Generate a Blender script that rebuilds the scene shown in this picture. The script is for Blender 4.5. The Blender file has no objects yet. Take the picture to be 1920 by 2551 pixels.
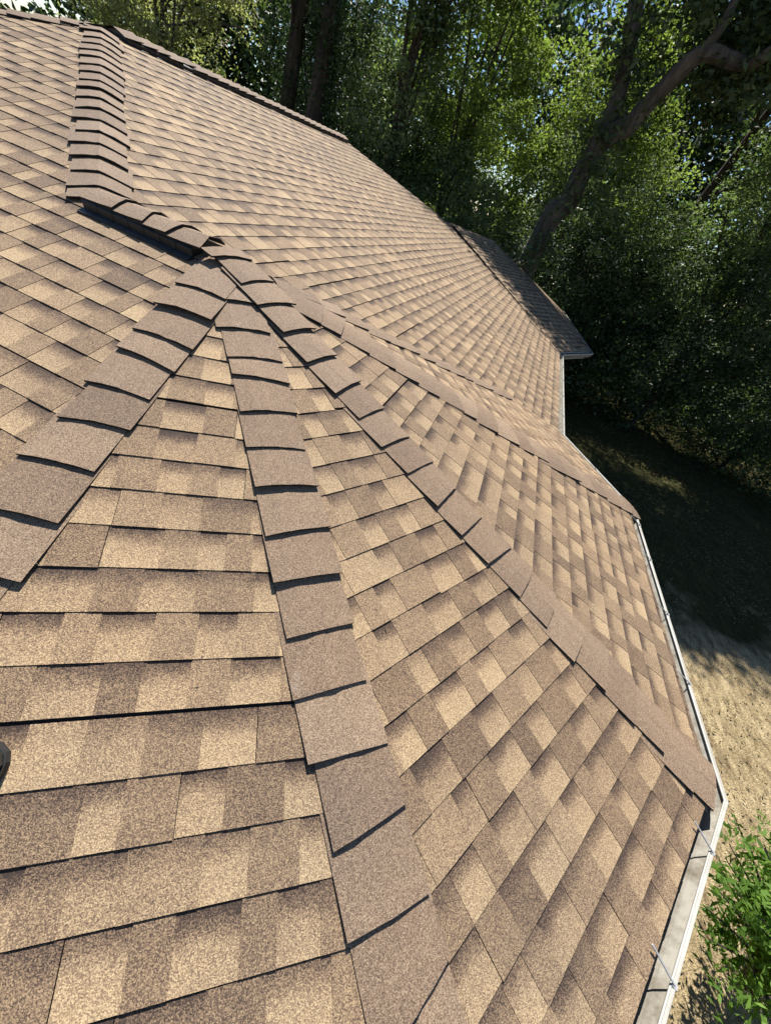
import bpy, math, random
import numpy as np
from mathutils import Vector, Matrix

# ------------------------------------------------------------------ scene, camera, light
sc = bpy.context.scene
COL = sc.collection
R = math.radians
CAM_Z = 4.582                       # eye height above the yard
EXPOSURE = 0.98
SUN_AZ, SUN_EL = -20.0, 53.0        # azimuth from +Y towards +X

cam_d = bpy.data.cameras.new('camera')
cam = bpy.data.objects.new('camera', cam_d)
COL.objects.link(cam)
fw = Vector((0.0, 0.77872236, -0.6273687)); rt = Vector((0.92963762, 0.23116974, 0.2869398)); up = Vector((-0.3684751, 0.58322554, 0.7239296))
cam.matrix_world = Matrix(((rt.x, up.x, -fw.x, 0), (rt.y, up.y, -fw.y, 0), (rt.z, up.z, -fw.z, CAM_Z), (0, 0, 0, 1)))
cam_d.sensor_fit = 'VERTICAL'; cam_d.sensor_height = 36.0
cam_d.lens = 36.0 * 985.81 / 2551.0
cam_d.clip_start = 0.05; cam_d.clip_end = 2000
sc.camera = cam

w = bpy.data.worlds.new('World'); sc.world = w; w.use_nodes = True
wn = w.node_tree.nodes; wl = w.node_tree.links
sky = wn.new('ShaderNodeTexSky'); sky.sky_type = 'NISHITA'; sky.sun_disc = False
sky.sun_elevation = R(SUN_EL); sky.sun_rotation = R(SUN_AZ); sky.air_density = 1.0; sky.dust_density = 0.0; sky.ozone_density = 4.0
wl.new(sky.outputs[0], wn['Background'].inputs[0]); wn['Background'].inputs[1].default_value = 0.066

sd = bpy.data.lights.new('sun', 'SUN'); sd.energy = 4.9; sd.angle = R(0.5); sd.color = (1.0, 0.955, 0.89)
sun = bpy.data.objects.new('sun', sd); COL.objects.link(sun)
sv = Vector((math.sin(R(SUN_AZ)) * math.cos(R(SUN_EL)), math.cos(R(SUN_AZ)) * math.cos(R(SUN_EL)), math.sin(R(SUN_EL))))
sun.rotation_euler = sv.to_track_quat('Z', 'Y').to_euler()
sun.location = (-5, 12, 25)

sc.view_settings.view_transform = 'Standard'; sc.view_settings.look = 'None'
sc.view_settings.exposure = EXPOSURE; sc.view_settings.gamma = 1.0
try: sc.view_settings.use_curve_mapping = False
except Exception: pass
sc.render.engine = 'CYCLES'
sc.cycles.max_bounces = 6; sc.cycles.diffuse_bounces = 3; sc.cycles.transmission_bounces = 4; sc.cycles.transparent_max_bounces = 4

# ------------------------------------------------------------------ helpers
class MB:
    """collects polygons and, per corner, a tab colour"""
    def __init__(s): s.v = []; s.f = []; s.c = []
    def face(s, pts, cols=None):
        i = len(s.v); s.v.extend([tuple(p) for p in pts]); s.f.append(list(range(i, i + len(pts))))
        s.c.extend(cols if cols is not None else [(0.5, 0.5, 0.0, 1.0)] * len(pts))
    def box(s, o, ax, ay, az):
        o, ax, ay, az = map(Vector, (o, ax, ay, az))
        p = [o, o + ax, o + ax + ay, o + ay]; q = [a + az for a in p]
        for f in ((p[3], p[2], p[1], p[0]), q, (p[0], p[1], q[1], q[0]), (p[1], p[2], q[2], q[1]), (p[2], p[3], q[3], q[2]), (p[3], p[0], q[0], q[3])): s.face(f)
    def sweep(s, prof_a, prof_b, close=False):
        n = len(prof_a)
        for i in range(n if close else n - 1):
            j = (i + 1) % n
            s.face([prof_a[i], prof_b[i], prof_b[j], prof_a[j]])

ORG = {}
def link(name, me, mat, parent=None, loc=None):
    o = bpy.data.objects.new(name, me); COL.objects.link(o)
    if mat: me.materials.append(mat)
    if parent:
        o.parent = parent
    return o
def wloc(parent):
    l = Vector((0, 0, 0))
    while parent: l += parent.location; parent = parent.parent
    return l
def build(mb, name, mat, parent=None, smooth=False, attr=False, origin=None):
    off = wloc(parent)
    loc = Vector((0, 0, 0))
    if origin is not None: loc = Vector(origin) - off; off = Vector(origin)
    me = bpy.data.meshes.new(name)
    v = np.array(mb.v, dtype=np.float64) - np.array(off)
    me.from_pydata(v.tolist(), [], mb.f)
    if attr:
        a = me.color_attributes.new('tab', 'FLOAT_COLOR', 'CORNER')
        a.data.foreach_set('color', np.array(mb.c, dtype=np.float32).ravel())
    if smooth: me.polygons.foreach_set('use_smooth', [True] * len(me.polygons))
    o = link(name, me, mat, parent); o.location = loc
    return o
def empty(name, loc, label=None, cat=None, group=None, kind=None):
    o = bpy.data.objects.new(name, None); COL.objects.link(o); o.location = loc; o.empty_display_size = 0.3
    tag(o, label, cat, group, kind); return o
def tag(o, label=None, cat=None, group=None, kind=None):
    if label: o['label'] = label
    if cat: o['category'] = cat
    if group: o['group'] = group
    if kind: o['kind'] = kind
    return o

# ---- node helpers
def new_mat(name):
    m = bpy.data.materials.new(name); m.use_nodes = True; return m, m.node_tree.nodes, m.node_tree.links
def noise(nt, ln, vec, scale, detail=3, rough=.55):
    n = nt.new('ShaderNodeTexNoise'); n.inputs['Scale'].default_value = scale; n.inputs['Detail'].default_value = detail; n.inputs['Roughness'].default_value = rough
    ln.new(vec, n.inputs['Vector']); return n
def ramp(nt, ln, fac, stops):
    r = nt.new('ShaderNodeValToRGB'); e = r.color_ramp.elements
    while len(e) < len(stops): e.new(.5)
    for el, (p, c) in zip(e, stops): el.position = p; el.color = (*c, 1) if len(c) == 3 else c
    ln.new(fac, r.inputs[0]); return r
def mix(nt, ln, fac, a, b, mode='MIX'):
    m = nt.new('ShaderNodeMix'); m.data_type = 'RGBA'; m.blend_type = mode
    for s, v in ((m.inputs[0], fac), (m.inputs[6], a), (m.inputs[7], b)):
        if isinstance(v, (int, float)): s.default_value = v
        elif isinstance(v, tuple): s.default_value = (*v, 1)
        else: ln.new(v, s)
    return m.outputs[2]
def math_n(nt, ln, op, a, b=0.0, c=None, clamp=False):
    m = nt.new('ShaderNodeMath'); m.operation = op; m.use_clamp = clamp
    for i, v in enumerate((a, b) if c is None else (a, b, c)):
        if isinstance(v, (int, float)): m.inputs[i].default_value = v
        else: ln.new(v, m.inputs[i])
    return m.outputs[0]
def bump(nt, ln, h, strength, dist):
    b = nt.new('ShaderNodeBump'); b.inputs['Strength'].default_value = strength; b.inputs['Distance'].default_value = dist; ln.new(h, b.inputs['Height']); return b.outputs[0]
def objco(nt): return nt.new('ShaderNodeTexCoord').outputs['Object']

def shingle_mat(name, cap=False):
    m, nt, ln = new_mat(name); b = nt['Principled BSDF']; co = objco(nt)
    at = nt.new('ShaderNodeAttribute'); at.attribute_name = 'tab'
    sp = nt.new('ShaderNodeSeparateColor'); ln.new(at.outputs['Color'], sp.inputs[0])
    tone, v, band = sp.outputs[0], sp.outputs[1], sp.outputs[2]
    vo = nt.new('ShaderNodeTexVoronoi'); vo.inputs['Scale'].default_value = 430; ln.new(co, vo.inputs['Vector'])
    gs = nt.new('ShaderNodeSeparateColor'); ln.new(vo.outputs['Color'], gs.inputs[0])
    n1 = noise(nt, ln, co, 280, 2, .6); n2 = noise(nt, ln, co, 9, 3); n3 = noise(nt, ln, co, 1.3, 3)
    g = math_n(nt, ln, 'ADD', math_n(nt, ln, 'MULTIPLY', gs.outputs[0], .62), math_n(nt, ln, 'MULTIPLY', n1.outputs[0], .42))   # granule value about 0.05..1.1
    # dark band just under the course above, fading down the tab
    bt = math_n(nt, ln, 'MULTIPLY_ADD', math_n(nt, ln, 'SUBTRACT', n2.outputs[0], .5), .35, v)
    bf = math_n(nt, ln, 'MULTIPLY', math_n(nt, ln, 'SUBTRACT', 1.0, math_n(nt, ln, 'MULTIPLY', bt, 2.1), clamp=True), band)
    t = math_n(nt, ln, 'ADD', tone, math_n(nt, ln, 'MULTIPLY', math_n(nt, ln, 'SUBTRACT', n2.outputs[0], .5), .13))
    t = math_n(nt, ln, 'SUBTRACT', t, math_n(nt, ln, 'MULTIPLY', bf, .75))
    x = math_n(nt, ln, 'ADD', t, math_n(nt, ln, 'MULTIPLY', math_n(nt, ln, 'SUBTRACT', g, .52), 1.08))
    if cap:
        c = ramp(nt, ln, x, [(0.0, (.062, .044, .034)), (.35, (.170, .118, .080)), (.65, (.280, .202, .136)), (1.0, (.45, .35, .24))])
    else:
        c = ramp(nt, ln, x, [(0.0, (.048, .034, .027)), (.33, (.160, .108, .073)), (.62, (.300, .212, .126)), (1.0, (.53, .40, .235))])
    # pale chalk scuffs and light weathering
    sc_ = ramp(nt, ln, noise(nt, ln, co, 3.1, 5, .7).outputs[0], [(.68, (0, 0, 0)), (.80, (1, 1, 1))])
    col = mix(nt, ln, math_n(nt, ln, 'MULTIPLY', sc_.outputs[0], .42 if cap else .08), c.outputs[0], (.46, .41, .36))
    wz = ramp(nt, ln, n3.outputs[0], [(.3, (.90, .90, .92)), (.7, (1.06, 1.03, 1.0))])
    col = mix(nt, ln, 1.0, col, wz.outputs[0], 'MULTIPLY')
    cut = math_n(nt, ln, 'LESS_THAN', tone, -.5)                                     # bare asphalt of a cut edge
    col = mix(nt, ln, cut, col, (.018, .016, .015))
    ln.new(col, b.inputs['Base Color']); b.inputs['Roughness'].default_value = .8
    b.inputs['Specular IOR Level'].default_value = .22
    h = math_n(nt, ln, 'ADD', gs.outputs[1], n1.outputs[0])
    ln.new(bump(nt, ln, h, .55, .0025), b.inputs['Normal'])
    return m

def paint_mat(name, col, dirt=(.30, .27, .22), dirt_amt=.35, rough=.45, scale=6):
    m, nt, ln = new_mat(name); b = nt['Principled BSDF']; co = objco(nt)
    d = ramp(nt, ln, noise(nt, ln, co, scale, 6, .65).outputs[0], [(.42, (0, 0, 0)), (.72, (1, 1, 1))])
    ln.new(mix(nt, ln, math_n(nt, ln, 'MULTIPLY', d.outputs[0], dirt_amt), col, dirt), b.inputs['Base Color'])
    b.inputs['Roughness'].default_value = rough; return m

def bark_mat(name, a, c, scale=6):
    m, nt, ln = new_mat(name); b = nt['Principled BSDF']
    tc = nt.new('ShaderNodeTexCoord'); mp = nt.new('ShaderNodeMapping'); mp.inputs['Scale'].default_value = (1, 1, .22); ln.new(tc.outputs['Object'], mp.inputs[0])
    n = noise(nt, ln, mp.outputs[0], scale, 6, .7); n2 = noise(nt, ln, tc.outputs['Object'], 1.4, 4, .6)
    cc = ramp(nt, ln, n.outputs[0], [(.3, a), (.7, c)])
    pal = ramp(nt, ln, n2.outputs[0], [(.4, (.55, .55, .55)), (.7, (1.25, 1.2, 1.15))])
    ln.new(mix(nt, ln, 1.0, cc.outputs[0], pal.outputs[0], 'MULTIPLY'), b.inputs['Base Color']); b.inputs['Roughness'].default_value = .95
    ln.new(bump(nt, ln, n.outputs[0], .9, .04), b.inputs['Normal']); return m

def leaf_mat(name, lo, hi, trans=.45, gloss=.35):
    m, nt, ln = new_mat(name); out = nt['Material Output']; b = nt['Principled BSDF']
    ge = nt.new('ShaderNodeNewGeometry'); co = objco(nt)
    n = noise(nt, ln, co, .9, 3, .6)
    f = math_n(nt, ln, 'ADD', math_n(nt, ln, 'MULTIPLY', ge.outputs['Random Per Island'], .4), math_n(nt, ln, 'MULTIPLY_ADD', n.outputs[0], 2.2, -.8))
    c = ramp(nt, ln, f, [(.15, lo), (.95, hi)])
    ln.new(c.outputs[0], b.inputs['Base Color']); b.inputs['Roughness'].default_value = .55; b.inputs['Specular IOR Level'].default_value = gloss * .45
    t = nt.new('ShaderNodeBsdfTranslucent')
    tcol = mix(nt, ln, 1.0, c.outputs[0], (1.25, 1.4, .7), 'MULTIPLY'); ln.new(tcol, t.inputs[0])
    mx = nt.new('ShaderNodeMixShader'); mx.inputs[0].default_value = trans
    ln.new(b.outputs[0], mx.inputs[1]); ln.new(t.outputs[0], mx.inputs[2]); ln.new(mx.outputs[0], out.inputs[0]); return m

M = {}
M['shingle'] = shingle_mat('asphalt shingles')
M['cap'] = shingle_mat('cap shingles', True)
M['gutter'] = paint_mat('weathered gutter paint', (.29, .272, .228), (.10, .082, .052), .9, .6, 13)
M['fascia'] = paint_mat('white fascia paint', (.40, .39, .35), (.23, .21, .165), .55, .55, 12)
M['soffit'] = paint_mat('soffit', (.6, .58, .54), (.4, .38, .33), .3, .6, 3)
M['siding'] = paint_mat('siding', (.5, .46, .4), (.33, .3, .26), .35, .7, 2)
M['vent'] = paint_mat('black vent plastic', (.012, .013, .015), (.05, .048, .045), .3, .5, 20)
M['metal'] = paint_mat('galvanised steel', (.36, .36, .36), (.2, .18, .16), .4, .45, 30)
M['bracket'] = M['metal']
M['dark_flap'] = paint_mat('dark brown flap', (.045, .03, .024), (.09, .07, .05), .3, .7, 20)
M['deck'] = paint_mat('roof deck', (.1, .08, .06), (.06, .05, .04), .4, .9, 5)
M['bark_grey'] = bark_mat('grey bark', (.014, .013, .011), (.125, .115, .102))
M['bark_dark'] = bark_mat('dark bark', (.02, .016, .013), (.085, .065, .05), 8)

# ------------------------------------------------------------------ the house
P = Vector((-1.298, 2.2895, CAM_Z - 0.5971))          # apex of the round-ended wing
ZE = -1.079                                            # eave below apex
EXPO = .143
V = lambda *a: P + Vector(a)
def azv(a): return Vector((math.sin(R(a)), math.cos(R(a)), 0))

house = empty('house', (P.x - 3.0, P.y + 3.0, 0), 'low house under a tan and brown shingled hip roof with a rounded faceted end', 'house')

FAC = {}   # name -> (point, normal-azimuth, slope)
FAC['L'] = (Vector((0, 0, 0)), 98.079 + 90, .3262)
FAC['F1'] = (Vector((0, 0, 0)), 64.677 + 90, .3262)
FAC['F2'] = (Vector((0, 0, 0)), 36.631 + 90, .3262)
FAC['F3'] = (Vector((0, 0, 0)), 5.366 + 90, .3262)
FAC['F4'] = (Vector((0, 0, 0)), -26 + 90, .297)
Q = Vector((-.8648, .125, .0007))
FAC['R'] = (Q, 7.038 + 90, .3163)
def pnorm(f):
    o, a, m = FAC[f]; n = azv(a); N = Vector((n.x * m, n.y * m, 1)).normalized(); return o, N
def isect(f, g):
    d = pnorm(f)[1].cross(pnorm(g)[1]).normalized()
    return d if d.z < 0 else -d
def three(f, g, z):
    a, n1 = pnorm(f); b, n2 = pnorm(g)
    A = np.array([list(n1), list(n2), [0, 0, 1]]); return Vector(np.linalg.solve(A, [n1.dot(a), n2.dot(b), z]))
dA, dB, dC, dD = isect('L', 'F1'), isect('F1', 'F2'), isect('F2', 'F3'), isect('F3', 'F4')
endA, endB, endC, endD = (d * (ZE / d.z) for d in (dA, dB, dC, dD))
T = Vector((-3.093, 2.929, .809)); U = Vector((-2.373, 8.383, .801))
X = Vector((.158, 9.831, .056)); Wv = three('R', 'F4', ZE); IN = three('R', 'F4', ZE)
def on_plane(f, x, y):
    o, N = pnorm(f); return Vector((x, y, o.z - (N.x * (x - o.x) + N.y * (y - o.y)) / N.z))
# R eave corner beside the far wing
o_, N_ = pnorm('R'); dR = azv(7.038)
Wv = IN + dR * ((6.70 - IN.y) / dR.y)
X = on_plane('R', .158, 9.831); U = on_plane('R', U.x, U.y); T = on_plane('R', T.x, T.y)
We = Vector((4.286, 8.004, ZE))
TL = T + Vector((-.69, -.437, -.177)) * ((T.z - ZE) / .177)
dE = azv(43.0)
def zF4(v): return on_plane('F4', v.x, v.y).z
# hip E runs from the apex until it sinks into the main slope
best = None
for i in range(400):
    s = .5 + i * .01; p_ = dE * s; z4 = zF4(p_); zr = on_plane('R', p_.x, p_.y).z
    if zr >= z4: break
Ee = Vector((p_.x, p_.y, z4)); dEv = Ee.normalized()

def frame_from(pts):
    """plane through three roof points -> origin, N, course dir d, downslope S"""
    a, b, c = pts[:3]; N = (b - a).cross(c - a).normalized()
    if N.z < 0: N = -N
    h = Vector((N.x, N.y, 0)).normalized(); d = Vector((-h.y, h.x, 0)); S = d.cross(N); S = S if S.z < 0 else -S
    return N, d, S
def clip(poly, P2):
    """Sutherland-Hodgman against a convex ccw polygon"""
    out = poly
    for i in range(len(P2)):
        a = P2[i]; b = P2[(i + 1) % len(P2)]; ex, ey = b[0] - a[0], b[1] - a[1]
        inp, out = out, []
        if not inp: return []
        f = [ex * (q[1] - a[1]) - ey * (q[0] - a[0]) for q in inp]
        for j in range(len(inp)):
            k = (j + 1) % len(inp)
            if f[j] >= 0: out.append(inp[j])
            if (f[j] >= 0) != (f[k] >= 0):
                t = f[j] / (f[j] - f[k]); out.append((inp[j][0] + t * (inp[k][0] - inp[j][0]), inp[j][1] + t * (inp[k][1] - inp[j][1])))
    return out
def slope_mesh(mb, poly, org, phase, seed, lod=1.0):
    """lay laminated shingles, course by course, over a convex roof polygon (apex-relative points)"""
    rnd = random.Random(seed)
    N, d, S = frame_from(poly)
    q = [((p - org).dot(d), (p - org).dot(S)) for p in poly]
    area = sum(q[i][0] * q[(i + 1) % len(q)][1] - q[(i + 1) % len(q)][0] * q[i][1] for i in range(len(q)))
    if area < 0: q = q[::-1]
    u0, u1 = min(a for a, _ in q), max(a for a, _ in q); s0, s1 = min(b for _, b in q), max(b for _, b in q)
    h0 = pnorm_off = 0.0
    base = P + org
    pt = lambda u, s, h: base + d * u + S * s + N * h
    k = math.floor((s0 - phase) / EXPO) - 1
    while True:
        sb = phase + k * EXPO; k += 1
        if sb < s0: continue
        if sb - EXPO > s1: break
        u = u0 - rnd.uniform(0, 1.0); left = rnd.uniform(.3, 1.0); tooth = rnd.random() < .5; off = 0.0
        while u < u1:
            wd = rnd.choice((rnd.uniform(.085, .13), rnd.uniform(.12, .185))) if tooth else rnd.uniform(.085, .165)
            gap = 0
            if left - wd < .05: wd = max(left, .06); gap = .0022; left = 1.0
            else: left -= wd
            ua, ub = u, u + wd - gap
            if gap: off_n = rnd.gauss(0, .0017) if rnd.random() > .06 else rnd.choice((-.010, .009))
            else: off_n = off
            se = sb + off
            st = sb - EXPO
            pl = clip([(ua, st), (ub, st), (ub, se), (ua, se)], q)
            u += wd; tooth = not tooth if rnd.random() > .02 else tooth
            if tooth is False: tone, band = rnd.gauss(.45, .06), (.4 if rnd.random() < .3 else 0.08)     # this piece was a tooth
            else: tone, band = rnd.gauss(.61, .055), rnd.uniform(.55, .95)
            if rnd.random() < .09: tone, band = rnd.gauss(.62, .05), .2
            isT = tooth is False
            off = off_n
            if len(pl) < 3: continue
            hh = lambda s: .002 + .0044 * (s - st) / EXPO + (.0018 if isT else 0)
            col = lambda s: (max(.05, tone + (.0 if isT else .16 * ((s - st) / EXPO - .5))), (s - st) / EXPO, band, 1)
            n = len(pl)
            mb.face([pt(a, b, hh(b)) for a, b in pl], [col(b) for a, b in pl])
            dark = (-1.0, 1.0, 0, 1)
            for i in range(n):
                a, b = pl[i], pl[(i + 1) % n]
                if abs(a[1] - st) < 1e-6 and abs(b[1] - st) < 1e-6: continue
                mb.face([pt(*a, hh(a[1])), pt(*a, -.004), pt(*b, -.004), pt(*b, hh(b[1]))], [dark] * 4)
    # deck just below
    mb_deck.face([P + p - N * .012 for p in poly])
mb_deck = MB()

rZ = lambda z, a, b: a + (b - a) * ((z - a.z) / (b.z - a.z))
TLm = rZ(0.0, T, TL)
zero = Vector((0, 0, 0))
Y = Vector((1.44, 10.92, -.01))
slopes = [
    ([[zero, TLm, TL, endA], [Q, T, TLm]], zero, .130, 11),
    ([[zero, endA, endB]], zero, .651, 12),
    ([[zero, endB, endC]], zero, .654, 13),
    ([[zero, endC, endD]], zero, 2.293, 14),
    ([[zero, endD, IN, Ee]], zero, .08, 15),
    ([[zero, Ee, Q]], zero, .05, 16),
    ([[Q, IN, Wv, X, U, T]], Q, -.138, 17),
    ([[Wv, We, Y, X]], Wv, 0.0, 18),
]
Wz = Vector((4.2, 13.0, ZE)); Mz = Vector((.8, 15.0, ZE)); Uz = Vector((-8.0, 16.0, ZE))
for polys, org, ph, seed in slopes:
    mb = MB()
    for pl in polys: slope_mesh(mb, pl, org, ph, seed)
    build(mb, 'roof_slope', M['shingle'], house, attr=True)
# slopes on the far side of the ridge
Kc = TL + Vector((1.6, 17.0, 0)); Kc.z = ZE
mb = MB(); slope_mesh(mb, [T, U, Kc, TL], T, .1, 19); build(mb, 'roof_slope', M['shingle'], house, attr=True)
mb = MB()
for tri in ([U, X, Mz], [U, Mz, Kc], [X, Y, Wz], [X, Wz, Mz], [Y, We, Wz]): mb.face([P + p for p in tri], [(.45, .6, 0, 1)] * 3)
build(mb, 'roof_slope', M['shingle'], house, attr=True)
build(mb_deck, 'roof_deck', M['deck'], house)

# ---- cap shingles along a hip or ridge: cross direction on either plane, half width, list of butt positions
def caps(mb, o, d, nL, nR, pos, hw=.125, lift0=.010, seed=1, length=.30, smin=0.0, extra=lambda s: 0.0, lastlift=0.0):
    rnd = random.Random(seed)
    side = (nL + nR).normalized().cross(d)
    if nL.dot(side) < nR.dot(side): nL, nR = nR, nL
    cl = d.cross(nL).normalized(); cr = d.cross(nR).normalized()
    if cl.dot(side) < 0: cl = -cl
    if cr.dot(side) > 0: cr = -cr
    upv = (nL + nR).normalized()
    for i, s in enumerate(pos):
        sA = max(smin, s - length); sB = s + rnd.gauss(0, .002)
        yaw = rnd.gauss(0, .013); wj = hw + rnd.gauss(0, .004); tone = rnd.gauss(.46, .045); kick = max(0, rnd.gauss(0, .004)); sh = rnd.gauss(0, .009); cu = [rnd.uniform(-.002, .006) for _ in range(7)]
        def row(ss, lift):
            t = (ss - sA) / (sB - sA)
            pts = []
            for off in (-1.0, -.45, -.13, 0, .13, .45, 1.0):
                c, nn = (cl, nL) if off < 0 else (cr, nR)
                a = abs(off) * wj
                jj = len(pts); p = P + o + d * (ss + (yaw * off if t > .5 else 0)) + c * (a + sh * (1 if off < 0 else -1) * abs(off)) + nn * (lift + cu[jj] * max(0, t - .4))
                if abs(off) < .3: p -= upv * (.0015 if off == 0 else .001)
                if abs(off) == 1.0: p -= nn * min(.004, lift * .3)
                pts.append(p)
            return pts
        e = extra(s)
        la, lb = lift0 - .004 + e, lift0 + .0125 + kick + e
        A_ = row(sA, la); Mi = row(sA + (sB - sA) * .6, la + (lb - la) * .55); B_ = row(sB, lb)
        for r0, r1, v0, v1 in ((A_, Mi, .0, .6), (Mi, B_, .6, 1.0)):
            for j in range(6): mb.face([r0[j], r1[j], r1[j + 1], r0[j + 1]], [(tone, v, .0, 1) for v in (.5, .5 + v1 * .5, .5 + v1 * .5, .5)])
        Bd = [p - upv * .0095 for p in B_]; Ad = [p - upv * .0075 for p in A_]; Md = [p - upv * .0085 for p in Mi]
        dk = [(-1.0, 1, 0, 1)] * 4
        for j in range(6):
            mb.face([B_[j], Bd[j], Bd[j + 1], B_[j + 1]], dk); mb.face([Bd[j], Md[j], Md[j + 1], Bd[j + 1]], dk); mb.face([Md[j], Ad[j], Ad[j + 1], Md[j + 1]], dk)
        for j in (0, 6):
            mb.face([A_[j], Mi[j], Md[j], Ad[j]], dk); mb.face([Mi[j], B_[j], Bd[j], Md[j]], dk)
nrm = lambda f: pnorm(f)[1]
STEP = .194
def run(s0, s1, st=STEP): return [s0 + st * i for i in range(int((s1 - s0) / st + 1e-6) + 1)]
def caprow(o, d, nL, nR, pos, end=None, **k):
    mb = MB()
    if end: pos = pos + [end]
    caps(mb, o, d, nL, nR, pos, **k); build(mb, 'hip_cap', M['cap'], house, attr=True)
fade = lambda a: (lambda s: a * max(0.0, min(1.0, (1.0 - s) / .5)))
caprow(zero, dA, nrm('L'), nrm('F1'), [.372, .568, .770, .912, 1.110, 1.300, 1.492, 1.700, 1.895] + run(2.09, 3.5), seed=31, extra=fade(.010))
caprow(zero, dB, nrm('F1'), nrm('F2'), [.372, .572, .768, .892, 1.088, 1.282, 1.479, 1.676, 1.866, 2.056, 2.243, 2.437, 2.632, 2.829, 3.022, 3.216, 3.41, 3.58], seed=32, extra=fade(.0))
caprow(zero, dC, nrm('F2'), nrm('F3'), [.04, .226, .389, .583, .777, .985, 1.168, 1.367, 1.548, 1.748, 1.943, 2.145, 2.332, 2.514, 2.713, 2.897, 3.086, 3.284, 3.479, 3.60], hw=.12, seed=33, extra=fade(.020), smin=-.06)
caprow(zero, dD, nrm('F3'), nrm('F4'), [.56, .701, .881, 1.076, 1.26, 1.453, 1.639, 1.82, 2.015, 2.213, 2.389, 2.585, 2.777, 2.968, 3.169, 3.36, 3.555, 3.74, 3.86], hw=.145, seed=34, extra=fade(.005), smin=.25)
N5 = frame_from([zero, Ee, Q])[0]
caprow(zero, dEv, nrm('F4'), N5, run(.55, Ee.length), hw=.145, seed=35, extra=fade(.010), smin=.15)
dTQ = (Q - T).normalized(); LQ = (Q - T).length
caprow(T, dTQ, nrm('R'), nrm('L'), [.06, .27, .48, .68, .88, 1.07, 1.29, 1.49, 1.70, 1.89, 2.09, 2.30, 2.52, 2.73, 2.93, 3.14, 3.35, 3.545, 3.70], hw=.155, lift0=.014, seed=36)
Nk = frame_from([T, U, TL])[0]
dTL = (TL - T).normalized()
caprow(T, dTL, nrm('L'), Nk, run(.13, 9.0, .21), hw=.15, lift0=.014, seed=37)
Nm = frame_from([U, X, Mz])[0]
dUX = (X - U).normalized()
caprow(U, dUX, nrm('R'), Nm, run(.2, (X - U).length, .2), hw=.10, lift0=.002, seed=38)
Nw = frame_from([Wv, We, Y])[0]; Nw2 = frame_from([Y, We, Wz])[0]
caprow(Y, (We - Y).normalized(), Nw2, Nw, run(.2, (We - Y).length, .2), hw=.11, lift0=.002, seed=39)
caprow(X, (Y - X).normalized(), frame_from([X, Y, Wz])[0], Nw, run(.2, (Y - X).length, .2), hw=.11, seed=40)

# ---- ridge vents: low black plastic vent with cap shingles on top
def ridge_vent(o, d, nL, nR, s0, s1, hv=.028, hw=.14, capstep=.197, seed=50, flange=.175):
    mb = MB()
    side = (nL + nR).normalized().cross(d)
    if nL.dot(side) < nR.dot(side): nL, nR = nR, nL
    def cross(n, sg):
        c = d.cross(n).normalized()
        return c if c.dot(side) * sg > 0 else -c
    cl, cr = cross(nL, 1), cross(nR, -1); upv = (nL + nR).normalized()
    def sec(s):
        b = P + o + d * s
        pr = [b + cl * flange + nL * .006, b + cl * flange + nL * .011, b + cl * (hw + .012) + nL * .013, b + cl * (hw + .010) + nL * (hv - .006), b + cl * (hw - .008) + nL * hv, b + upv * (hv - .006),
              b + cr * (hw - .008) + nR * hv, b + cr * (hw + .010) + nR * (hv - .006), b + cr * (hw + .012) + nR * .013, b + cr * flange + nR * .011, b + cr * flange + nR * .006]
        return pr
    n = max(2, int((s1 - s0) / .09)); st = [s0 + (s1 - s0) * i / n for i in range(n + 1)]
    for a, b in zip(st[:-1], st[1:]): mb.sweep(sec(a), sec(b - .004))
    mb.face(sec(s0)); mb.face(sec(s1 - .004)[::-1])
    v = build(mb, 'ridge_vent', M['vent'], house)
    mb = MB(); pos = run(s0 + capstep, s1 - .06, capstep) + [s1 + .012]
    caps(mb, o, d, nL, nR, pos, hw=hw + .004, lift0=hv + .010, seed=seed, smin=s0 - .03, length=.26)
    build(mb, 'ridge_cap', M['cap'], v, attr=True)
dQP = (-Q).normalized()
ridge_vent(Q, dQP, N5, nrm('L'), .03, Q.length - .125, hv=.05, hw=.12, capstep=.185, seed=51, flange=.175)
dUT = (T - U).normalized()
ridge_vent(T, -dUT, nrm('R'), Nk, .15, (T - U).length - .02, hv=.045, seed=52)

# ---- eave trim: polygon of the eaves, offset outwards
eave = [TL, endA, endB, endC, endD, IN, Wv, We, Wz, Mz, Kc]
def offset(dist):
    out = []
    n = len(eave)
    for i in range(n):
        a, b, c = eave[i - 1], eave[i], eave[(i + 1) % n]
        e1 = (b - a); e1.z = 0; e1.normalize(); e2 = (c - b); e2.z = 0; e2.normalize()
        n1 = Vector((e1.y, -e1.x, 0)); n2 = Vector((e2.y, -e2.x, 0))
        m = (n1 + n2); m = m / max(.25, (1 + n1.dot(n2)))
        out.append(P + Vector((b.x, b.y, ZE)) + m * dist)
    return out
cc = sum(((eave[(i + 1) % len(eave)].x - eave[i].x) * (eave[(i + 1) % len(eave)].y + eave[i].y)) for i in range(len(eave)))
sgn = 1.0 if cc < 0 else -1.0
OFF = lambda dd: offset(dd * sgn)
def strip(name, prof, mat, idx, parent, close=False):
    """sweep a (distance outward, height) profile along eave edges idx with mitred corners"""
    rings = [OFF(a) for a, _ in prof]; obs = []
    for i in idx:
        j = (i + 1) % len(eave); mb = MB()
        A_ = [rings[k][i] + Vector((0, 0, prof[k][1])) for k in range(len(prof))]; B_ = [rings[k][j] + Vector((0, 0, prof[k][1])) for k in range(len(prof))]
        mb.sweep(A_, B_, close)
        obs.append(build(mb, name, mat, parent))
    return obs
ALL = list(range(len(eave)))
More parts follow.
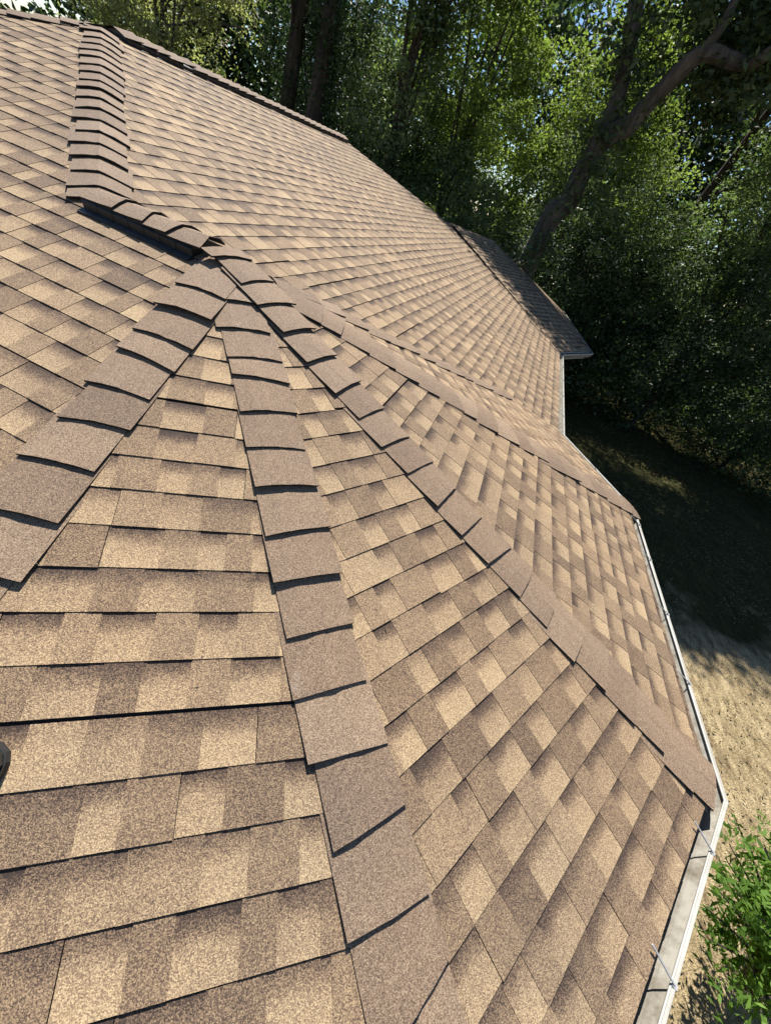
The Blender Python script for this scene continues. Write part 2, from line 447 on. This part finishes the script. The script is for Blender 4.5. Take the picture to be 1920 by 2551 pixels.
strip('fascia', [(-.035, -.012), (-.035, -.19), (-.06, -.19), (-.06, -.012)], M['fascia'], ALL, house, True)
gprof = [(-.032, -.018), (-.030, -.115), (-.028, -.118), (.046, -.118), (.052, -.114), (.068, -.075), (.087, -.045), (.0875, -.030), (.0925, -.030), (.092, -.047), (.074, -.078), (.056, -.120), (.048, -.124), (-.032, -.124)]
gut = strip('gutter', gprof, M['gutter'], ALL, house, True)
for i_, g_ in enumerate(gut):
    strip('gutter_lip', [(.078, -.026), (.078, -.022), (.081, -.020), (.0845, -.0215), (.0885, -.0215), (.090, -.018), (.0945, -.018), (.097, -.022), (.0960, -.046), (.0930, -.046), (.0930, -.026)], M['fascia'], [i_], g_, True)
strip('drip_edge', [(-.05, .000), (.004, -.009), (.004, -.035), (.0025, -.035), (.0025, -.011), (-.05, -.002)], M['fascia'], ALL, house, True)
# wall prism and soffit
mb = MB(); wl_ = OFF(-.42); so = OFF(-.03)
for i in ALL:
    j = (i + 1) % len(eave); a, b = wl_[i], wl_[j]
    mb.face([Vector((a.x, a.y, 0)), Vector((b.x, b.y, 0)), Vector((b.x, b.y, a.z - .02)), Vector((a.x, a.y, a.z - .02))])
build(mb, 'wall', M['siding'], house)
mb = MB()
for i in ALL:
    j = (i + 1) % len(eave); dz = Vector((0, 0, -.185))
    mb.face([so[i] + dz, so[j] + dz, wl_[j] + dz, wl_[i] + dz])
build(mb, 'soffit', M['soffit'], house)

# gutter hangers: thin strap from the lip to above the shingle edge, with a clip at the lip
lip = OFF(.092); inn = OFF(-.02)
def bracket(i, t, par, r=.004):
    j = (i + 1) % len(eave); a = lip[i].lerp(lip[j], t) + Vector((0, 0, -.018))
    ed = (lip[j] - lip[i]).normalized(); outw = Vector((ed.y, -ed.x, 0)) * sgn
    b = a - outw * .125 + Vector((0, 0, .055)) + ed * -.004
    mb = MB(); ax = (b - a); s_ = ed * r * 1.6; n_ = ax.normalized().cross(ed) * r
    mb.box(a - s_ * .5 - n_ * .5, ax, s_, n_)
    mb.box(a - s_ * 1.2 - outw * .012 - Vector((0, 0, .004)), outw * .018, s_ * 2.4, Vector((0, 0, .006)))
    build(mb, 'gutter_bracket', M['bracket'], par)
gl = {i: g for i, g in zip(ALL, gut)}
def tfor(i, pt):
    a, b = lip[i], lip[(i + 1) % len(eave)]; d = (b - a); q = P + Vector(pt) - a; return max(.02, min(.98, (q.x * d.x + q.y * d.y) / (d.x ** 2 + d.y ** 2)))
for q in ((2.80, -1.98, 0), (3.115, -1.51, 0)): bracket(2, tfor(2, q), gl[2])
for q in ((3.40, -.64, 0), (3.44, -.09, 0), (3.50, .50, 0)): bracket(3, tfor(3, q), gl[3])
bracket(2, .25, gl[2]); bracket(3, .9, gl[3]); bracket(4, .5, gl[4])
for t in (.15, .35, .55, .75, .92): bracket(5, t, gl[5])
for i_, t in ((1, .3), (1, .7)): bracket(i_, t, gl[i_])
# dark brown corner flap between the last cap and the gutter
c0 = OFF(-.02)[3]; e2d = (P + endB - (P + endC)).normalized()
mb = MB(); a = c0 + e2d * .03 + Vector((0, 0, .004)); n2_ = azv(126.631)
mb.face([a, a + e2d * .115 + n2_ * .02, a + n2_ * .052 + e2d * .10 + Vector((0, 0, -.02)), a + n2_ * .045 + Vector((0, 0, -.014))])
build(mb, 'corner_flap', M['dark_flap'], gl[2])

# ------------------------------------------------------------------ boot of the person on the roof
def boot():
    n2, d2, S2 = frame_from([zero, endA, endB])
    base = V(.535, -2.165, 0); base.z = P.z + on_plane('F1', .535, -2.165).z + .012
    b = empty('boot', base, 'black boot planted on the shingles at the left edge of the photo', 'boot')
    fwd = (azv(72) - n2 * azv(72).dot(n2)).normalized(); lat = n2.cross(fwd).normalized()
    # stations along the foot: x forward, half width, sole height, upper height
    st = [(-.155, .020, .0), (-.15, .034, .085), (-.11, .040, .16), (-.06, .043, .165), (-.01, .044, .13), (.04, .050, .095), (.085, .054, .075), (.12, .046, .062), (.142, .028, .05), (.150, .006, .035)]
    mu, ms = MB(), MB(); rings, rs = [], []
    for x, hw, h in st:
        ring = []
        for k in range(9):
            t = math.pi * k / 8; ring.append(base + fwd * x + lat * (hw * math.cos(t)) + n2 * (.022 + max(h - .022, .004) * math.sin(t) ** .6))
        rings.append(ring)
        w2 = hw + .005; rs.append([base + fwd * x * 1.02 + lat * w2 - n2 * .004, base + fwd * x * 1.02 + lat * w2 + n2 * .022, base + fwd * x * 1.02 - lat * w2 + n2 * .022, base + fwd * x * 1.02 - lat * w2 - n2 * .004])
    for a, c in zip(rings[:-1], rings[1:]): mu.sweep(a, c)
    for a, c in zip(rs[:-1], rs[1:]): ms.sweep(a, c, True)
    ms.face(rs[0]); ms.face(rs[-1][::-1])
    msh = MB()
    ra = []
    for hgt, rr in ((.13, .046), (.18, .046), (.235, .050), (.236, .044), (.15, .040)):
        ra.append([base - fwd * .085 + fwd * math.cos(t) * rr * 1.25 + lat * math.sin(t) * rr + n2 * hgt for t in [2 * math.pi * k / 16 for k in range(16)]])
    for a, c in zip(ra[:-1], ra[1:]): msh.sweep(a, c, True)
    lb = paint_mat('boot leather', (.016, .019, .018), (.05, .05, .045), .4, .38, 25); rb = paint_mat('boot rubber', (.012, .012, .012), (.06, .055, .05), .4, .8, 30)
    build(mu, 'upper', lb, b, smooth=True); build(ms, 'sole', rb, b); build(msh, 'shaft', lb, b, smooth=True)
boot()

# ------------------------------------------------------------------ ground
def ground():
    m, nt, ln = new_mat('dry grass and leaf litter'); b = nt['Principled BSDF']; co = objco(nt)
    mp = nt.new('ShaderNodeMapping'); mp.inputs['Scale'].default_value = (1, .45, 1); mp.inputs['Rotation'].default_value = (0, 0, .6); ln.new(co, mp.inputs[0])
    a = noise(nt, ln, mp.outputs[0], 7, 6, .75); c = noise(nt, ln, co, .5, 4, .6); f = noise(nt, ln, co, 45, 3, .7)
    dry = ramp(nt, ln, a.outputs[0], [(.3, (.14, .10, .055)), (.5, (.35, .27, .155)), (.72, (.60, .48, .29))])
    shade_grass = ramp(nt, ln, a.outputs[0], [(.3, (.022, .024, .009)), (.6, (.07, .07, .024)), (.8, (.16, .135, .055))])
    sx = nt.new('ShaderNodeSeparateXYZ'); ln.new(co, sx.inputs[0])
    far = math_n(nt, ln, 'MULTIPLY', math_n(nt, ln, 'SUBTRACT', sx.outputs[1], 5.2), .22)      # straw near the bush; further off green grass, tree shade darkened into its colour
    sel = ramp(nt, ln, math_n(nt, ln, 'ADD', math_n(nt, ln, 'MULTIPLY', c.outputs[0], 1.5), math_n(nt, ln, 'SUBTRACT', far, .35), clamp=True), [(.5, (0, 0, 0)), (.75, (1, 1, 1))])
    col = mix(nt, ln, sel.outputs[0], dry.outputs[0], shade_grass.outputs[0])
    sp = ramp(nt, ln, f.outputs[0], [(.35, (.6, .6, .6)), (.65, (1.25, 1.25, 1.2))])
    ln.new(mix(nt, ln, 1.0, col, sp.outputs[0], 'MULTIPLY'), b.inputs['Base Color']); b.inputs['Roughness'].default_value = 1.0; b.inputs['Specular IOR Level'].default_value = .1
    ln.new(bump(nt, ln, math_n(nt, ln, 'ADD', a.outputs[0], f.outputs[0]), .8, .05), b.inputs['Normal'])
    rng = np.random.default_rng(4); n = 90
    xs = np.concatenate([np.linspace(-400, -32, 8), np.linspace(-30, 34, n), np.linspace(36, 400, 8)]); ys = np.concatenate([np.linspace(-300, -22, 8), np.linspace(-20, 44, n), np.linspace(46, 500, 8)])
    X_, Y_ = np.meshgrid(xs, ys); Z = rng.normal(0, .035, X_.shape) + .06 * np.sin(X_ * .7) * np.cos(Y_ * .5); Z = Z - .12
    v = np.stack([X_.ravel(), Y_.ravel(), Z.ravel()], 1); nx = len(xs); ny = len(ys)
    f_ = [[j * nx + i, j * nx + i + 1, (j + 1) * nx + i + 1, (j + 1) * nx + i] for j in range(ny - 1) for i in range(nx - 1)]
    me = bpy.data.meshes.new('ground'); me.from_pydata(v.tolist(), [], f_); me.polygons.foreach_set('use_smooth', [True] * len(f_))
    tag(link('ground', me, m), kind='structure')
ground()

# ------------------------------------------------------------------ leaves, trunks, trees
def leaf_mesh(name, pos, nor_bias, size, aspect, rng, droop=0.0, ndir=None, flat=.7):
    """one folded rhombus per leaf; pos (n,3)"""
    n = len(pos)
    ax = rng.normal(size=(n, 3)); ax[:, 2] = ax[:, 2] * flat - droop; ax /= np.linalg.norm(ax, axis=1)[:, None]
    nn = rng.normal(size=(n, 3)) * (1.0 if ndir is None else .62) + (np.array([0, 0, nor_bias]) if ndir is None else ndir); sd_ = np.cross(ax, nn); sd_ /= (np.linalg.norm(sd_, axis=1)[:, None] + 1e-9)
    up_ = np.cross(sd_, ax)
    L_ = size * rng.uniform(.6, 1.35, n)[:, None]
    W_ = L_ * aspect * rng.uniform(.8, 1.2, n)[:, None]
    b = pos; t = pos + ax * L_ - up_ * L_ * .12
    m1 = pos + ax * L_ * .5 + sd_ * W_ * .5 + up_ * W_ * .12; m2 = pos + ax * L_ * .5 - sd_ * W_ * .5 + up_ * W_ * .12
    v = np.stack([b, m1, t, m2], 1).reshape(-1, 3).astype(np.float32)
    me = bpy.data.meshes.new(name); me.vertices.add(4 * n); me.vertices.foreach_set('co', v.ravel())
    me.loops.add(4 * n); me.loops.foreach_set('vertex_index', np.arange(4 * n, dtype=np.int32))
    me.polygons.add(n); me.polygons.foreach_set('loop_start', np.arange(0, 4 * n, 4, dtype=np.int32))
    me.update(calc_edges=True); me.validate(); return me
def tube(mb, pts, rad, seg=9, wob=.10, seed=0):
    rnd = random.Random(seed); pts = [Vector(p) for p in pts]
    # resample smoothly
    out, rr = [], []
    for i in range(len(pts) - 1):
        p0 = pts[max(i - 1, 0)]; p1 = pts[i]; p2 = pts[i + 1]; p3 = pts[min(i + 2, len(pts) - 1)]
        for k in range(4):
            t = k / 4; out.append(.5 * ((2 * p1) + (p2 - p0) * t + (2 * p0 - 5 * p1 + 4 * p2 - p3) * t * t + (-p0 + 3 * p1 - 3 * p2 + p3) * t ** 3)); rr.append(rad[i] + (rad[i + 1] - rad[i]) * t)
    out.append(pts[-1]); rr.append(rad[-1])
    rings = []
    for i, p in enumerate(out):
        d = (out[min(i + 1, len(out) - 1)] - out[max(i - 1, 0)]).normalized(); x = d.cross(Vector((.3, 1, .1))).normalized(); y = d.cross(x)
        rings.append([p + (x * math.cos(a) + y * math.sin(a)) * rr[i] * (1 + rnd.uniform(-wob, wob)) for a in [2 * math.pi * k / seg for k in range(seg)]])
    for a, c in zip(rings[:-1], rings[1:]): mb.sweep(a, c, True)
    mb.face(rings[-1]); mb.face(rings[0][::-1])
def crown_points(rng, blobs, n_clump, per, spread, droop=.0):
    """clumps of leaves spread through several overlapping ellipsoids, denser near their outsides, with gaps between clumps"""
    vol = np.array([b[1][0] * b[1][1] * b[1][2] for b in blobs]) ** .8; vol /= vol.sum(); out = []; cs = []; nd = []
    for (c, r), k in zip(blobs, np.maximum(1, (vol * n_clump)).astype(int)):
        d = rng.normal(size=(k, 3)); d /= np.linalg.norm(d, axis=1)[:, None]
        q = rng.uniform(.25, 1.0, (k, 1)) ** .5
        cs.append(np.array(c) + d * q * np.array(r) * rng.uniform(.82, 1.12, (k, 1)))
    cs = np.concatenate(cs)
    for c in cs:
        m = max(4, int(per * rng.uniform(.35, 1.5))); s = spread * rng.uniform(.6, 1.35)
        p = rng.normal(size=(m, 3)) * np.array([s, s, s * .55])
        if droop: p[:, 2] -= np.abs(rng.exponential(droop, m)); p[:, :2] *= .8
        out.append(c + p); v_ = rng.normal(size=3) * .8 + np.array([0, 0, .9]); nd.append(np.repeat((v_ / np.linalg.norm(v_))[None], m, 0))
    return np.concatenate(out), cs, np.concatenate(nd)
def tree(name, label, base, blobs, mat, bark, n_clump=170, per=70, spread=.42, leaf=.13, dens=1.0, aspect=.5, droop=0.0, trunk=None, rad=None, limbs=10, seed=1, group='trees standing behind the house', cat='tree', bias=.8, extra_limbs=()):
    rng = np.random.default_rng(seed); bz = Vector(base); n_clump = int(n_clump * 2.3 * dens); per = int(per * 1.7); spread *= .78
    t = empty(name, bz, label, cat, group)
    blobs = [((c[0], c[1], c[2] + CAM_Z), r) for c, r in blobs]       # heights given relative to the eye
    pts, cs, nd = crown_points(rng, blobs, n_clump, per, spread, droop)
    me = leaf_mesh('crown', pts - np.array(bz), bias, leaf, aspect, rng, droop * .8, nd)
    link('crown', me, mat, t)
    mb = MB()
    if trunk is None:
        top = np.mean([b[0] for b in blobs], axis=0); h = top[2]
        trunk = [tuple(bz), (bz.x + .1, bz.y, h * .35), (bz.x * .6 + top[0] * .4, bz.y * .6 + top[1] * .4, h * .7), (top[0], top[1], h * 1.15)]; rad = rad or [.26, .22, .17, .05]
    tube(mb, trunk, rad, seed=seed)
    tr = [Vector(p) for p in trunk]
    for k in range(limbs):
        c = Vector(cs[rng.integers(len(cs))]); f = rng.uniform(.35, .95); i = min(int(f * (len(tr) - 1)), len(tr) - 2); a = tr[i].lerp(tr[i + 1], f * (len(tr) - 1) - i)
        mid = a.lerp(c, .5) + Vector((0, 0, rng.uniform(.0, .5))); r0 = min(rad[i] * .4, .07)
        tube(mb, [a, mid, c], [r0, r0 * .6, .015], seg=6, seed=seed + k)
    for pl, rl in extra_limbs: tube(mb, pl, rl, seed=seed + 77)
    build(mb, 'trunk', bark, t, smooth=True)
    return t
Z = lambda z: z + CAM_Z
LF = {
 'olive': leaf_mat('olive leaves', (.16, .165, .075), (.42, .42, .25), .55, .6),
 'dark': leaf_mat('dark needles', (.016, .034, .016), (.055, .09, .04), .3, .4),
 'mid': leaf_mat('mid green leaves', (.065, .10, .04), (.23, .29, .15), .5, .7),
 'lime': leaf_mat('lime green leaves', (.09, .13, .035), (.27, .33, .11), .55, .6),
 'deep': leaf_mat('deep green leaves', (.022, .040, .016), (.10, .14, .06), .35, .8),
 'bush': leaf_mat('bright green leaflets', (.06, .13, .02), (.22, .36, .07), .45, .4),
}
tree('olive_tree', 'pale olive leafed tree rising beyond the ridge below the sky at upper left', (-15.0, 21.0, 0), [((-15.2, 21.0, 3.0), (2.6, 2.6, 4.0)), ((-13.2, 21.5, 5.0), (2.2, 2.4, 3.2)), ((-16.2, 20.5, 1.0), (2.0, 2.0, 2.6))], LF['olive'], M['bark_grey'], 200, 80, .42, .15, .5, seed=101, limbs=16)
tree('cedar_tree', 'dark drooping evergreen with a bare pole trunk right of the olive tree', (-9.6, 20.6, 0), [((-9.4, 20.6, 5.0), (1.7, 1.7, 4.5)), ((-8.4, 21, 2.0), (1.5, 1.5, 3.4))], LF['dark'], M['bark_dark'], 150, 90, .35, .12, .35, droop=.5, seed=102, trunk=[(-9.6, 20.6, 0), (-9.5, 20.6, 5), (-9.3, 20.6, 9), (-9.3, 20.6, 14)], rad=[.35, .3, .24, .08])
tree('cedar_tree', 'taller dark evergreen, its trunk nearly touching the cedar beside it', (-7.6, 19.0, 0), [((-7.5, 19.2, 5.5), (1.5, 1.5, 4.5)), ((-6.6, 19.5, 1.5), (1.6, 1.6, 3.6))], LF['dark'], M['bark_dark'], 150, 90, .35, .12, .35, droop=.5, seed=103, trunk=[(-7.6, 19.0, 0), (-7.7, 19.0, 5), (-7.6, 19.2, 9), (-7.4, 19.4, 14)], rad=[.35, .3, .25, .08])
tree('leafy_tree', 'tree with pale glittering leaves behind the right end of the ridge', (-4.6, 18.5, 0), [((-4.9, 18.6, 2.6), (1.4, 1.5, 3.6)), ((-4.2, 18.6, 6.0), (1.6, 1.6, 3.0))], LF['mid'], M['bark_dark'], 170, 80, .36, .13, .5, seed=104)
tree('leafy_tree', 'sunlit yellow green tree in the middle of the woods, left of the leaning trunk', (-2.6, 20.5, 0), [((-2.9, 20.4, 4.2), (2.2, 2.0, 3.6)), ((-1.2, 20.8, 2.0), (1.9, 1.8, 2.8)), ((-3.2, 20.6, .2), (1.6, 1.6, 2.2))], LF['lime'], M['bark_grey'], 260, 80, .40, .13, .5, seed=105)
# big leaning tree: trunk forks, one limb up, one bending right
def at(px, py, y):
    r = fw + rt * ((px - 960) / 985.81) - up * ((py - 1275.5) / 985.81); q = r * (y / r.y); return (q.x, q.y, q.z + CAM_Z)
def tr_c(*a):
    q = at(*a); return (q[0], q[1], q[2] - CAM_Z)
lean = [(at(1352, 577, 14.4)[0] - .15, 14.5, 0.0), at(1352, 577, 14.4), at(1416, 502, 14.2), at(1450, 427, 14.1), at(1514, 323, 14.0)]
limbL = [at(1500, 345, 14.0), at(1537, 248, 14.1), at(1554, 161, 14.2), at(1577, 58, 14.3), at(1590, -60, 14.5), at(1600, -260, 15.5)]
limbR = [at(1505, 340, 13.95), at(1566, 323 - 12, 13.8), at(1612, 260, 13.6), at(1681, 190, 13.4), at(1756, 133, 13.2), at(1860, 160, 12.8), at(1960, 110, 12.4), at(2200, 60, 12.2)]
limbT = [at(1740, 140, 13.25), at(1800, 60, 13.2), at(1850, -60, 13.4), at(1880, -260, 14)]
tree('leaning_tree', 'big tree with a pale leaning trunk that forks in two over the yard', lean[0],
     [((-2.0, 18.3, 6.6), (1.3, 1.3, 1.0)), ((-.8, 17.3, 6.6), (1.3, 1.3, 1.0)), ((.4, 16.3, 6.6), (1.4, 1.3, 1.0)), ((1.6, 15.3, 6.6), (1.4, 1.3, 1.0)), ((2.9, 14.4, 6.5), (1.4, 1.3, 1.0)), ((.9, 18.2, 7.4), (2.0, 1.6, 1.2)), ((2.6, 16.6, 7.4), (2.0, 1.6, 1.2)),  # crown blobs mostly above the view, lined up to shade far wing and yard
      ((4.6, 13.9, 5.3), (1.9, 1.3, 1.1)), ((6.4, 13.9, 5.6), (1.9, 1.4, 1.3)), ((4.6, 15.6, 7.0), (2.0, 1.8, 1.4)), ((2.6, 18.4, 8.8), (2.2, 1.8, 1.3)), ((4.6, 17.6, 9.0), (2.2, 1.8, 1.3)), ((6.8, 15.6, 7.6), (2.2, 1.8, 1.6)), ((8.8, 14.6, 6.6), (2.2, 1.8, 1.6)), ((4.2, 15.6, 4.3), (1.4, 1.3, 1.1)), (tr_c(1505, 300, 13.7), (.45, .4, .6)), (tr_c(1545, 180, 13.9), (.5, .4, .9)), (tr_c(1420, 520, 13.7), (.55, .4, .6)), (tr_c(1330, 625, 13.7), (.6, .4, .5)), (tr_c(1500, 400, 13.5), (.4, .3, .5)), (tr_c(1840, 60, 13.4), (1.2, .8, .9)), (tr_c(1900, 210, 13.0), (.9, .7, .5))],
     LF['deep'], M['bark_grey'], 620, 90, .40, .15, .55, trunk=lean, rad=[.36, .30, .26, .24, .25], limbs=0, seed=106,
     extra_limbs=[(limbL, [.21, .18, .17, .16, .14, .07]), (limbR, [.23, .22, .19, .17, .15, .12, .09, .05]), (limbT, [.10, .09, .07, .03])])
tree('leafy_tree', 'light green tree glowing through the fork of the leaning trunk', (2.8, 22.5, 0), [((2.4, 22.5, 4.8), (2.3, 2.0, 3.2)), ((4.2, 22.6, 2.2), (2.0, 1.8, 2.4)), ((1.2, 22.0, 1.6), (1.7, 1.7, 2.4))], LF['lime'], M['bark_dark'], 230, 75, .42, .14, .5, seed=107)
tree('leafy_tree', 'mid green tree at the right edge under the bending limb', (8.6, 18.5, 0), [((8.0, 18.6, 3.2), (2.2, 2.0, 2.6)), ((9.8, 18.2, 1.2), (2.2, 2.0, 2.6)), ((6.8, 18.8, .4), (1.8, 1.6, 2.2))], LF['mid'], M['bark_dark'], 240, 75, .42, .13, .5, seed=108)
tree('leafy_tree', 'tall dark tree with a mostly unseen high canopy, added to shade the yard beyond the gutters', (6.2, 20.5, 0), [((4.5, 18.6, 6.9), (3.0, 1.6, 1.5)), ((8.2, 18.2, 7.2), (3.0, 1.8, 1.7)), ((2.2, 20.4, 8.6), (2.6, 1.8, 1.6)), ((6.2, 20.6, 9.6), (3.0, 2.0, 2.0)), ((9.6, 20.2, 10.0), (3.0, 2.0, 2.0)), ((11.6, 16.6, 7.2), (2.6, 2.0, 1.8))], LF['deep'], M['bark_dark'], 420, 80, .46, .15, .55, seed=140, rad=[.2, .15, .11, .04], limbs=4)  # tree added for its shade, canopy mostly above the view
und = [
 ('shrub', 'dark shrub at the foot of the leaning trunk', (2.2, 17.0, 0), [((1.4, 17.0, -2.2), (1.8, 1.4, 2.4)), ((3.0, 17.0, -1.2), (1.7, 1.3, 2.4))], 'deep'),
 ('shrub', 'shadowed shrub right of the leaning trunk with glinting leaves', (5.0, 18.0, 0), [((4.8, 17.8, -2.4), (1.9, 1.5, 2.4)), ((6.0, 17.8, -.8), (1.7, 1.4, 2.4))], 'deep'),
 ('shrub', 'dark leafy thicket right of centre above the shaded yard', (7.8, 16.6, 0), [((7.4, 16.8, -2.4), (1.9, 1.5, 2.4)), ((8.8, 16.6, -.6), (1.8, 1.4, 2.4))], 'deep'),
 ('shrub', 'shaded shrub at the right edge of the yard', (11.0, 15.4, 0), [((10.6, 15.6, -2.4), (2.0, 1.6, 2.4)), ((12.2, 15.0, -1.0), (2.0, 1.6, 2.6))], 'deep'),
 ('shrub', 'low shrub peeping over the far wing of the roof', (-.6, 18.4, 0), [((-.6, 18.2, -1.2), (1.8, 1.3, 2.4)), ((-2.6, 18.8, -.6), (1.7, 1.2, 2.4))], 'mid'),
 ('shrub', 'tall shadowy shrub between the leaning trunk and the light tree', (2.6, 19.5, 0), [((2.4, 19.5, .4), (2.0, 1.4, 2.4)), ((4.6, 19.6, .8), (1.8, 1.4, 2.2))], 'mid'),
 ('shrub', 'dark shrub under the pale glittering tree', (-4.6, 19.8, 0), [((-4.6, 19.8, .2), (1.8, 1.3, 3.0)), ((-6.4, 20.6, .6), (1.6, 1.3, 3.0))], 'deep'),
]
for i, (nm, lb, bs, bl, mt) in enumerate(und):
    tree(nm, lb, bs, bl, LF[mt], M['bark_dark'], 150, 75, .36, .11, .5, limbs=8, seed=120 + i, rad=[.09, .08, .06, .02], group='shrubs under the trees', cat='shrub')
rng = np.random.default_rng(31); pts = []
for i in range(520):
    x_ = rng.uniform(2.5, 26); y_ = rng.uniform(0, 7) + (17.5 - .28 * x_ + 1.2 * math.sin(x_ * .9)); pts.append(np.array([x_, y_, rng.uniform(.1, 2.6)]) + rng.normal(size=(80, 3)) * np.array([.5, .5, .38]))
tag(link('undergrowth', leaf_mesh('undergrowth', np.concatenate(pts), .8, .15, .5, rng), LF['deep']), 'dark tangled undergrowth at the far edge of the yard', 'undergrowth', kind='stuff')
pts = []
for i in range(900):
    x_ = rng.uniform(-22, 30); y_ = rng.uniform(19, 36); pts.append(np.array([x_, y_, rng.uniform(.1, 2.8)]) + rng.normal(size=(60, 3)) * np.array([.8, .8, .5]))
tag(link('bramble', leaf_mesh('bramble', np.concatenate(pts), .8, .34, .55, rng), LF['deep']), 'dark bramble covering the ground deep under the wood', 'undergrowth', kind='stuff')
# the wood behind, one mass
rng = np.random.default_rng(9)
pts = []
for i in range(1000):
    a = R(rng.uniform(-62, 52)); d_ = rng.uniform(33, 42); c = np.array([math.sin(a) * d_, math.cos(a) * d_, rng.uniform(.0, 1) ** .7 * (11.0 if math.degrees(a) < -8 else 15.5)])
    if math.degrees(a) < -43: c[2] = min(c[2], 3.0)
    pts.append(c + rng.normal(size=(80, 3)) * np.array([1.1, 1.1, .8]))
me = leaf_mesh('distant_woods', np.concatenate(pts), .6, .5, .55, rng)
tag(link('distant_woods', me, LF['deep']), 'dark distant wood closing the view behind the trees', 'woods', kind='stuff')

# ---- big leafed bush by the gutter at lower right: arching stems with paired leaflets
def bush(base, label, n_st, h, spread, seed, leaf=.13):
    rng = np.random.default_rng(seed); t = empty('leafy_bush', base, label, 'bush')
    mb = MB(); pts = []
    for k in range(n_st):
        a = rng.uniform(0, 2 * math.pi); rr = spread * rng.uniform(.3, 1); hh = h * rng.uniform(.55, 1.05)
        b0 = Vector(base); m_ = b0 + Vector((math.cos(a) * rr * .4, math.sin(a) * rr * .4, hh * .7)); e_ = b0 + Vector((math.cos(a) * rr, math.sin(a) * rr, hh))
        tube(mb, [b0, m_, e_], [.018, .012, .004], seg=5, seed=seed + k)
        for j in range(9):
            f = rng.uniform(.4, 1); st = m_.lerp(e_, (f - .35) / .65) if f > .35 else m_
            dv = Vector((rng.normal(), rng.normal(), rng.normal() * .35 - .1)).normalized(); ln_ = rng.uniform(.18, .34)
            for q in range(9):
                pts.append(st + dv * ln_ * q / 8 + Vector((rng.normal() * .02, rng.normal() * .02, -.10 * (q / 8) ** 2)))
    link('leaves', leaf_mesh('leaves', np.array([list(p) for p in pts]) - np.array(base), 1.6, leaf, .32, rng, .1), LF['bush'], t)
    build(mb, 'stems', M['bark_dark'], t)
bush((4.70, 1.08, 0), 'bright green bush with long leaflets below the gutter corner', 140, 1.6, 1.1, 201, .085)

# leaf litter and grass tufts
rng = np.random.default_rng(12); n = 45000
p = np.stack([rng.uniform(2.2, 16, n), rng.uniform(-1, 20, n), rng.normal(-.07, .03, n)], 1)
ml = leaf_mat('straw and fallen leaves', (.10, .07, .035), (.42, .32, .17), .2, .1)
tag(link('ground_litter', leaf_mesh('ground_litter', p, 6, .055, .3, rng, flat=.12), ml), 'dry straw and fallen leaves over the yard', 'leaf litter', kind='stuff')

# small debris: bits of leaf and twig on the shingles and in the gutter
rng = np.random.default_rng(77); pts = []
for f, n_ in (('L', 8), ('F1', 3), ('F2', 4), ('F3', 6), ('R', 40)):
    k = 0
    while k < n_:
        x_, y_ = rng.uniform(-3, 3.3), rng.uniform(-3, 9)
        az_ok = {'L': y_ < -.4 and x_ < -.2, 'F1': y_ < -1 and .25 < x_ < 1.0, 'F2': 1.2 < x_ < 2.4 and -1.6 < y_ < -1.0, 'F3': x_ > 1.6 and -.4 < y_ < .3, 'R': y_ > 3.2 and x_ > -2}[f]
        if not az_ok: continue
        q = on_plane(f, x_, y_) + P; pts.append((q.x, q.y, q.z + .016)); k += 1
for i_, n_ in ((2, 90), (3, 40), (5, 60)):
    ga, gb, gc, gd = OFF(.0)[i_], OFF(.0)[(i_ + 1) % len(eave)], OFF(.045)[i_], OFF(.045)[(i_ + 1) % len(eave)]
    for _ in range(n_):
        t, q_ = rng.uniform(.03, .97), rng.uniform(0, 1); v_ = ga.lerp(gb, t).lerp(gc.lerp(gd, t), q_); pts.append((v_.x, v_.y, v_.z - .112))
tag(link('roof_debris', leaf_mesh('roof_debris', np.array(pts), 3.0, .016, .3, rng, flat=.1), ml), 'tiny dry leaf bits on the shingles and in the gutter', 'debris', kind='stuff')
